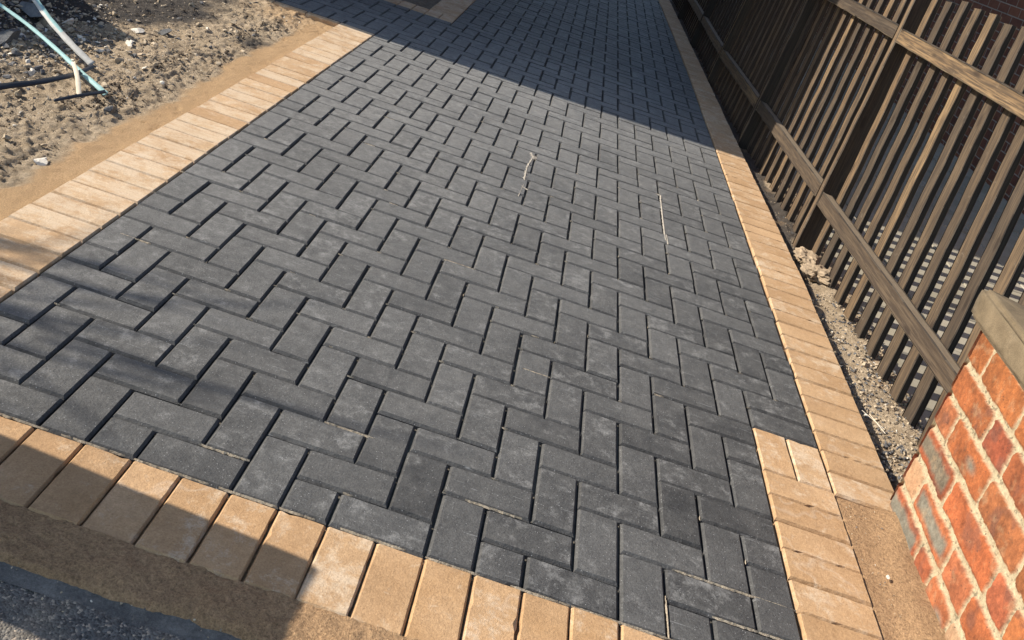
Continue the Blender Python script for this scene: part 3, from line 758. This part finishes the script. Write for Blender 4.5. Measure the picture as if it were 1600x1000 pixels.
# ---------------------------------------------------------------- picket fence
UP = Vector((0.114, 0.10, 1)).normalized()
PF = [Vector((0.886, 2.415, -.03)), Vector((0.812, 4.02, -.03)), Vector((0.752, 5.66, -.03)), Vector((0.74, 7.32, -.03)), Vector((0.725, 8.98, -.03)), Vector((0.70, 10.6, -.03))]
D0 = (PF[1] - PF[0]).normalized()
PN = PF[0] - D0 * 2.0
fence = empty('picket_fence', (0.886, 2.415, -.03), 'weathered brown open picket fence with dark posts along the paved drive', 'fence')
FO = fence.location.copy()
def board(name, L, wy, wz, seed, mat, worn_top=False, nseg=26, bev=0.0025, fs_=-1):
    # length along X, from 0 to L; wy thickness (Y), wz width (Z)
    rs = random.Random(seed); mb = MB(); vs = []; fs = []; worn = []
    prof = []
    hy, hz = wy / 2, wz / 2
    for sy, sz in ((-1, -1), (1, -1), (1, 1), (-1, 1)):
        a = (sy * hy, sz * (hz - bev)); b = (sy * (hy - bev), sz * hz)
        prof += [a, b] if (sy * sz) < 0 else [b, a]
    oy = [rs.uniform(0, 6) for _ in range(4)]
    for i in range(nseg + 1):
        f = i / nseg; x = L * f
        by = 0.0018 * math.sin(f * 5 + oy[0]) + .0007 * math.sin(f * 31 + oy[1]); bz = 0.0022 * math.sin(f * 4 + oy[2]) + .0006 * math.sin(f * 37 + oy[3])
        for (y, z_) in prof:
            vs.append((x + (rs.uniform(-.002, .002) if i in (0, nseg) else 0), y + by + rs.gauss(0, .00035), z_ + bz + rs.gauss(0, .0004)))
    n = len(prof)
    for i in range(nseg):
        for k in range(n):
            a = i * n + k; b = i * n + (k + 1) % n; fs.append((a, b, b + n, a + n))
            worn.append(0.0)
    fs += [tuple(range(n - 1, -1, -1)), tuple(range(nseg * n, nseg * n + n))]; worn += [1.0, 1.0]
    mb.add(vs, fs)
    me = mb.mesh(name, [mat])
    # worn: top-facing long side is bleached
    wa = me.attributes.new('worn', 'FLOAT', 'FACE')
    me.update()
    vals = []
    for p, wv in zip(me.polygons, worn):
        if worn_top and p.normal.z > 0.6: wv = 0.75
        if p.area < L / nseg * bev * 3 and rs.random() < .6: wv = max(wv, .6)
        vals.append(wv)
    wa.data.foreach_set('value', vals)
    sa_ = me.attributes.new('side_shade', 'FLOAT', 'FACE')
    # shade painted in: all but front, rail-top and end faces go near black
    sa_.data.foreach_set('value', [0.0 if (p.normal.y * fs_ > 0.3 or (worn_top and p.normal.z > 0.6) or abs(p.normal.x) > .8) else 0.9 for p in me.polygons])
    return me
def place(o, org, X, Y):
    X = X.normalized(); Z_ = X.cross(Y).normalized(); Yn = Z_.cross(X).normalized()
    o.matrix_local = Matrix(((X.x, Yn.x, Z_.x, org.x - FO.x), (X.y, Yn.y, Z_.y, org.y - FO.y), (X.z, Yn.z, Z_.z, org.z - FO.z), (0, 0, 0, 1)))
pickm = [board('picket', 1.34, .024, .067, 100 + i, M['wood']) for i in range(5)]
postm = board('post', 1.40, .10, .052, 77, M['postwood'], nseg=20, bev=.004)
for i, p in enumerate(PF[:5]):
    d = (PF[min(i + 1, 5)] - PF[max(i - 1, 0)]).normalized(); nrm = Vector((d.y, -d.x, 0))
    o = link('post', postm, fence); place(o, p + d * .027 + nrm * .05 - UP * .06, UP, nrm)
bays = [(PN, PF[0], 0)] + [(PF[i], PF[i + 1], 1) for i in range(5)]
for bi, (A, B, q) in enumerate(bays):
    d = (B - A).normalized(); nrm = Vector((d.y, -d.x, 0)); L = (B - A).length
    s0 = .054 if q else 0.0; s1 = L
    for hh, sd in (((.247, 1), (1.083, 2)) if bi == 0 else ((.261 + .004 * (bi % 2), 1), (1.089, 2))):
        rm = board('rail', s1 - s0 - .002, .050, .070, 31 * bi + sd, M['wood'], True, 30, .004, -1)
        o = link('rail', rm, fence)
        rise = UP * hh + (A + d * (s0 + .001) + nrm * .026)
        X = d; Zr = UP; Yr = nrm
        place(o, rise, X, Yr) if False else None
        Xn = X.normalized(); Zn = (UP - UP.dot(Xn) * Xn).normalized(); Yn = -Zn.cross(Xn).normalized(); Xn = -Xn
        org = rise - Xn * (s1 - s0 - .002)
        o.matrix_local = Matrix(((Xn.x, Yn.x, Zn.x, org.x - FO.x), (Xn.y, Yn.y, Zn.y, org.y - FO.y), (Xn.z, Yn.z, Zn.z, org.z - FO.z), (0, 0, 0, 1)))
    k = 0
    while True:
        if q == 0:
            sfar = L - (-.094 + .1456 * (k + 1)); smid = sfar - .032
            if smid < .05: break
        else:
            smid = .054 + .052 + .1456 * k + (.01 if bi % 2 else 0)
            if smid > L - .03: break
        if k > 14: break
        o = link('picket', pickm[rng.randint(0, 4)], fence)
        low = rng.uniform(-.03, .0) if bi == 0 else rng.uniform(-.05, -.02)
        org = A + d * (smid + rng.gauss(0, .002)) + nrm * (.0515 + .0120 + .0015) + UP * (low + (0.005 if bi == 0 and k > 4 else 0))
        tilt = d * rng.gauss(0, .0022)
        X = (UP + tilt).normalized()
        place(o, org, X, nrm); k += 1

# ---------------------------------------------------------------- brick pier with cap
def pier(name, org, dvec, gvec, nvec, depth, length, rows, label, seed, detail):
    # org: base of the far visible corner; dvec runs away from the road, nvec points out of the seen face
    e = empty(name, org, label, 'brick pier', 'brick gate piers')
    d = Vector(dvec); G = Vector(gvec); N = Vector(nvec).normalized()
    rs = np.random.RandomState(seed)
    H0, H1 = -.12, .526
    lv = [-.12, -.03, .062, .148, .238, .333, .424, .526]
    def face(o0, ax, LEN, outn, st, rowlist, end=False):
        sN = int(LEN / st) + 1; hN = int((H1 - H0) / st) + 1
        s_ = np.linspace(0, LEN, sN); h_ = np.linspace(H0, H1, hN); SS, HH = np.meshgrid(s_, h_)
        wob = 0.0038 * fbm(SS + seed, HH, 20, 3) + .0034 * fbm(SS + seed, HH, 90, 2); wob2 = 0.0038 * fbm(SS + 5 + seed, HH + 3, 20, 3) + .0034 * fbm(SS + seed, HH + 4, 90, 2)
        S2 = SS + wob; H2 = HH + wob2
        rel = np.full_like(SS, -1.0); col = np.zeros(SS.shape + (3,)); 
        mort = np.array([.34, .282, .175]); 
        col[:] = mort * (1 + .16 * fbm(SS, HH, 30, 4) - .5 * (fbm(SS + 4, HH, 110, 2) > .42))[..., None]
        for ri, joints in enumerate(rowlist):
            b0, b1 = lv[ri], lv[ri + 1]
            for bi in range(len(joints) - 1):
                a0, a1, style = joints[bi][0], joints[bi + 1][0], joints[bi][1]
                m = 0.0055
                dx = np.minimum(S2 - a0 - (m if a0 > 0 else -.01), a1 - (m if a1 < LEN - .01 else -.01) - S2); dy = np.minimum(H2 - b0 - m * 1.25, b1 - m * 1.25 - H2)
                # rounded corners
                rc = .007 + .010 * rs.rand(); qx = np.maximum(rc - dx, 0); qy = np.maximum(rc - dy, 0)
                sd = np.where((qx > 0) & (qy > 0), rc - np.sqrt(qx * qx + qy * qy), np.minimum(dx, dy))
                inb = sd > 0
                prot = rs.uniform(-.001, .0015)
                hgt = sstep(0, .005, sd) * (.0055 + prot)
                rel = np.where(inb, np.maximum(rel, hgt), rel)
                base = np.array([.262, .069, .028]) * rs.uniform(.76, 1.12) + np.array([0, rs.uniform(-.002, .02), rs.uniform(-.004, .006)])
                n1 = fbm(SS + rs.rand() * 9, HH, 22, 4)[..., None]
                n2 = fbm(SS + rs.rand() * 9, HH, 130, 3, .7)[..., None]
                cb = base * (1 + .45 * n1 + .35 * n2)
                bn = sstep(.22, .5, fbm(SS + rs.rand() * 30, HH + rs.rand() * 30, 16, 3))[..., None] * .5
                cb = cb * (1 - bn) + np.array([.105, .05, .035]) * bn
                core = None
                if style in (1, 2):
                    cen = sstep(.010, .026, sd - .004 * n1[..., 0])
                    cc = np.array([.15, .135, .10]) if style == 1 else np.array([.13, .105, .07])
                    cb = cb * (1 - cen[..., None]) + cc * (1 + .35 * fbm(SS, HH, 70, 3))[..., None] * cen[..., None]
                elif style == 3:
                    ux = (SS - (a0 + a1) / 2 - .03) / .035; uy = (HH - (b0 + b1) / 2) / .016; cen = np.clip(1.2 - np.sqrt(ux ** 2 + uy ** 2), 0, 1)
                    cb = cb * (1 - cen[..., None]) + np.array([.15, .13, .095]) * cen[..., None]
                elif style == 4:
                    cb = .35 * cb + .65 * np.array([.36, .25, .14]) 
                if ri == 0 and not end: cb = .3 * cb + .7 * np.array([.46, .30, .155])
                edge_ = sstep(0, .004, sd)[..., None]
                cb = cb * edge_ + np.array([.40, .27, .16]) * (1 - edge_)
                col = np.where(inb[..., None], cb, col)
        smear = sstep(.15, .6, fbm(SS + 3.3, HH + seed, 32, 5, .65))[..., None] * .35
        col = col * (1 - smear) + np.array([.33, .22, .12]) * smear
        dkk = sstep(.3, .7, fbm(SS + 8.3, HH + seed, 45, 4, .6))[..., None] * .45
        col = col * (1 - dkk * .6)
        rel = np.where(rel < 0, -.0015 + .0022 * fbm(SS, HH, 50, 3) + .0025 * (fbm(SS + 1, HH, 7, 2) > .1), rel)
        rel = rel + .0012 * fbm(SS, HH, 120, 2)
        # arrises worn round
        if not end:
            rel = rel - .012 * sstep(.018, 0, SS) * (1 + .6 * fbm(SS * 0 + 1, HH, 30, 3)) - .02 * sstep(LEN - .0025, LEN, SS)
        A = np.array(ax); U = np.array(G); NN = np.array(outn)
        PX = np.array(o0)[None, None, :] + SS[..., None] * A + HH[..., None] * U + rel[..., None] * NN
        return PX, col
    rows_end = [[(0, 0), (.11, 0), (.365, 0)], [(0, 0), (.25, 0), (.365, 0)]] * 4
    z0 = Vector((0, 0, 0))
    st = .0034 if detail else .012
    rows_front = rows
    faces = [(z0, tuple(-d), length, N, st, rows_front, False)]
    back = -N * depth
    faces.append((tuple(back), tuple(N), depth, tuple(d), .008, [r for r in rows_end[:7]], True))
    faces.append((tuple(-d * length), tuple(-N), depth, tuple(-d), .01, [r for r in rows_end[:7]], True))
    faces.append((tuple(-d * length + back), tuple(d), length, tuple(-N), .012, rows_front, True))
    X_, cs, f_ = [], [], []
    base = 0; allv = []; allc = []; allq = []
    for (o0, ax, LEN, on, stp, rl, en) in faces:
        PX, col = face(o0, ax, LEN, on, stp, rl, en); ny, nx = PX.shape[:2]
        idx = np.arange(ny * nx).reshape(ny, nx) + base
        q = np.stack([idx[:-1, :-1], idx[:-1, 1:], idx[1:, 1:], idx[1:, :-1]], -1).reshape(-1, 4)
        # orient outwards
        e1 = PX[0, 1] - PX[0, 0]; e2 = PX[1, 0] - PX[0, 0]
        if np.dot(np.cross(e1, e2), np.array(on)) < 0: q = q[:, ::-1]
        allv.append(PX.reshape(-1, 3)); allc.append(col.reshape(-1, 3)); allq.append(q); base += ny * nx
    V = np.concatenate(allv); Cc = np.concatenate(allc); Q = np.concatenate(allq)
    me = bpy.data.meshes.new('brickwork'); me.from_pydata(V.tolist(), [], Q.tolist()); me.materials.append(M['wallface'])
    a = me.attributes.new('tint', 'FLOAT_COLOR', 'POINT'); arr = np.ones((len(V), 4), np.float32); arr[:, :3] = np.clip(Cc, .01, 1); a.data.foreach_set('color', arr.ravel())
    me.polygons.foreach_set('use_smooth', [True] * len(me.polygons))
    link('brickwork', me, e)
    # cap stone
    import bmesh
    bm = bmesh.new()
    T = .524; hs = .086; pk = .05; ov = .03
    def pt(s, n, h): return Vector(-d * s + N * n + G * h)
    c = [(-.055, ov), (length + ov, ov), (length + ov, -depth - ov), (-.055, -depth - ov)]
    lo = [bm.verts.new(pt(s, n, T)) for s, n in c]; hi = [bm.verts.new(pt(s, n, T + hs)) for s, n in c]
    ms = (length - .025) / 2; mid = [bm.verts.new(pt(ms - .06, -depth / 2, T + hs + pk)), bm.verts.new(pt(ms + .06, -depth / 2, T + hs + pk))]
    bm.faces.new(lo[::-1])
    for i in range(4): bm.faces.new((lo[i], lo[(i + 1) % 4], hi[(i + 1) % 4], hi[i]))
    bm.faces.new((hi[0], hi[1], mid[1], mid[0])); bm.faces.new((hi[1], hi[2], mid[1])); bm.faces.new((hi[2], hi[3], mid[0], mid[1])); bm.faces.new((hi[3], hi[0], mid[0]))
    bmesh.ops.recalc_face_normals(bm, faces=bm.faces)
    bmesh.ops.bevel(bm, geom=bm.edges[:], offset=.010, segments=3, affect='EDGES')
    bmesh.ops.triangulate(bm, faces=bm.faces[:])
    for _ in range(4 if detail else 1): bmesh.ops.subdivide_edges(bm, edges=[x for x in bm.edges if x.calc_length() > .02], cuts=1, use_grid_fill=True)
    for v in bm.verts:
        p = v.co; k = fbm(np.array([p.x * 1.0 + p.z]), np.array([p.y + p.z * .7]), 14, 3)[0] * .0035 + fbm(np.array([p.x + p.z]), np.array([p.y - p.z]), 60, 2)[0] * .0015
        v.co += v.normal * k
    cm = bpy.data.meshes.new('cap_stone'); bm.to_mesh(cm); bm.free(); cm.materials.append(M['cap']); 
    cm.polygons.foreach_set('use_smooth', [True] * len(cm.polygons))
    link('cap_stone', cm, e)
    return e
rows_r = [
    [(0, 0), (.12, 0), (.36, 0), (.6, 0), (.9, 0)],
    [(0, 1), (.237, 0), (.335, 3), (.48, 4), (.72, 0), (.9, 0)],
    [(0, 4), (.11, 1), (.36, 0), (.50, 0), (.74, 0), (.9, 0)],
    [(0, 2), (.235, 0), (.54, 0), (.65, 0), (.9, 0)],
    [(0, 0), (.11, 3), (.36, 0), (.60, 0), (.72, 0), (.9, 0)],
    [(0, 0), (.255, 0), (.385, 0), (.62, 0), (.9, 0)],
    [(0, 0), (.11, 0), (.35, 0), (.47, 0), (.72, 0), (.9, 0)],
]
dv = (0.0336, 1.0, 0.0204); gv = (0.159, 0.117, 1.0)
nv = Vector(gv).cross(Vector(dv)).normalized()
if nv.x > 0: nv = -nv
pier('brick_pier', (0.772, 0.455, 0), dv, gv, nv, .36, .9, rows_r, 'orange red brick pier with wide pale mortar and a grey cap stone at the right', 3, True)
rows_l = [[(0, 0), (.12, 0), (.34, 0)], [(0, 0), (.22, 0), (.34, 0)]] * 4
pier('brick_pier', (-1.512, -0.463, 0), (.085, 1, 0), (0, 0, 1), (1, -.085, 0), .70, .24, rows_l[:7], 'wide low brick pier outside the left edge whose shadow crosses the bottom border', 9, False)

# ---------------------------------------------------------------- neighbour's brick house and the house behind the left soil
def uvquad(me_name, quads, mats):
    me = bpy.data.meshes.new(me_name); vs = []; fs = []; uv = []
    for q, (lu, lv_) in quads:
        b = len(vs); vs += q; fs.append((b, b + 1, b + 2, b + 3)); uv += [(0, 0), (lu, 0), (lu, lv_), (0, lv_)]
    me.from_pydata(vs, [], fs); l = me.uv_layers.new(name='UVMap')
    for i, x in enumerate(uv): l.data[i].uv = x
    for x in mats: me.materials.append(x)
    return me
def boxwall(x0, x1, y0, y1, z0, z1, mats, nm):
    L = [([(x0, y1, z0), (x0, y0, z0), (x0, y0, z1), (x0, y1, z1)], (y1 - y0, z1 - z0)), ([(x1, y0, z0), (x1, y1, z0), (x1, y1, z1), (x1, y0, z1)], (y1 - y0, z1 - z0)),
         ([(x0, y0, z0), (x1, y0, z0), (x1, y0, z1), (x0, y0, z1)], (x1 - x0, z1 - z0)), ([(x1, y1, z0), (x0, y1, z0), (x0, y1, z1), (x1, y1, z1)], (x1 - x0, z1 - z0))]
    return uvquad(nm, L, mats)
def roof(x0, x1, y0, y1, z, h):
    mb = MB(); xm = (x0 + x1) / 2; o = .35
    mb.add([(x0 - o, y0 - .1, z - .1), (x1 + o, y0 - .1, z - .1), (x1 + o, y1 + .1, z - .1), (x0 - o, y1 + .1, z - .1), (xm, y0 - .1, z + h), (xm, y1 + .1, z + h)], [(3, 2, 1, 0), (0, 4, 5, 3), (1, 2, 5, 4), (0, 1, 4), (2, 3, 5)])
    return mb.mesh('roof', [M['render']])
def window(par, x, y0, y1, z0, z1, sgn):
    mb = MB(); t = .06
    for a, b in (((y0, z0), (y1, z0 + t)), ((y0, z1 - t), (y1, z1)), ((y0, z0 + t), (y0 + t, z1 - t)), ((y1 - t, z0 + t), (y1, z1 - t))):
        mb.box((min(x - .02 * sgn, x + .04 * sgn), a[0], a[1]), (max(x - .02 * sgn, x + .04 * sgn), b[0], b[1]))
    f = link('window', mb.mesh('window', [M['white']]), par)
    g_ = MB(); g_.box((min(x, x + .012 * sgn), y0 + t, z0 + t), (max(x, x + .012 * sgn), y1 - t, z1 - t)); link('pane', g_.mesh('pane', [M['glass']]), f)
h1 = empty('brick_house', (3.2, 4, -.12), 'dark red brick house wall standing in shade beyond the picket fence', 'house')
o = link('wall', boxwall(0, 6, -3.6, 12, -.05, 5.2, [M['nbrick']], 'wall'), h1)
o = link('roof', roof(0, 6, -3.6, 12, 5.2, 2.2), h1); window(h1, -.002, 6.5, 7.9, 1.1, 2.3, -1)
h2 = empty('brick_house', (-2.62, 3.54, 0), 'red brick house outside the left edge that shades the far end of the drive', 'house')
o = link('wall', boxwall(-6, 0, 0, 15, -.05, 7.6, [M['hbrick']], 'wall'), h2)
o = link('roof', roof(-6, 0, .1, 15, 7.6, 2.4), h2); window(h2, .002, 4.0, 5.4, 1.0, 2.2, 1)
dm = MB(); dm.box((.002, .35, 0), (.05, 1.2, 2.0)); dd = link('door', dm.mesh('door', [M['white']]), h2)
hm = MB(); hm.box((.052, 1.05, .95), (.09, 1.12, 1.05)); link('handle', hm.mesh('handle', [M['black']]), dd)

# ---------------------------------------------------------------- strap-leaved plant left of the frame (its shadow falls across the paving)
pl = empty('palm_like_tree', (-5.0, 0.03, -.02), 'small strap leaved tree outside the left edge, shading the near paving', 'plant')
fo = MB()
for n in range(62):
    a = rng.gauss(0, .5) + (math.pi if rng.random() < .5 else 0); el = rng.uniform(.3, 1.35); L = rng.uniform(.4, .75); wv = rng.uniform(.007, .012)
    p = Vector((rng.uniform(-.25, .25), rng.uniform(-.30, .25), rng.uniform(1.85, 2.35))); dr = Vector((math.cos(a) * math.cos(el), math.sin(a) * math.cos(el), math.sin(el))); sd = Vector((-math.sin(a), math.cos(a), 0))
    vs = []; fs = []
    for i in range(9):
        f = i / 8; ww = wv * (1 - f ** 2.2) + .0006
        vs += [tuple(p - sd * ww), tuple(p + Vector((0, 0, -.002))), tuple(p + sd * ww)]
        if i: q = 3 * i; fs += [(q - 3, q - 2, q + 1, q), (q - 2, q - 1, q + 2, q + 1)]
        p = p + dr * (L / 8); dr = (dr + Vector((0, 0, -.16))).normalized()
    fo.add(vs, fs)
link('foliage', fo.mesh('foliage', [M['leaf']]), pl)
st = MB()
for k in range(8):
    a = k * math.pi / 4; b = (k + 1) * math.pi / 4
    st.add([(.03 * math.cos(a), .03 * math.sin(a), 0), (.03 * math.cos(b), .03 * math.sin(b), 0), (.02 * math.cos(b), .02 * math.sin(b), 2.2), (.02 * math.cos(a), .02 * math.sin(a), 2.2)], [(0, 1, 2, 3)])
link('trunk', st.mesh('trunk', [M['bark']]), pl)
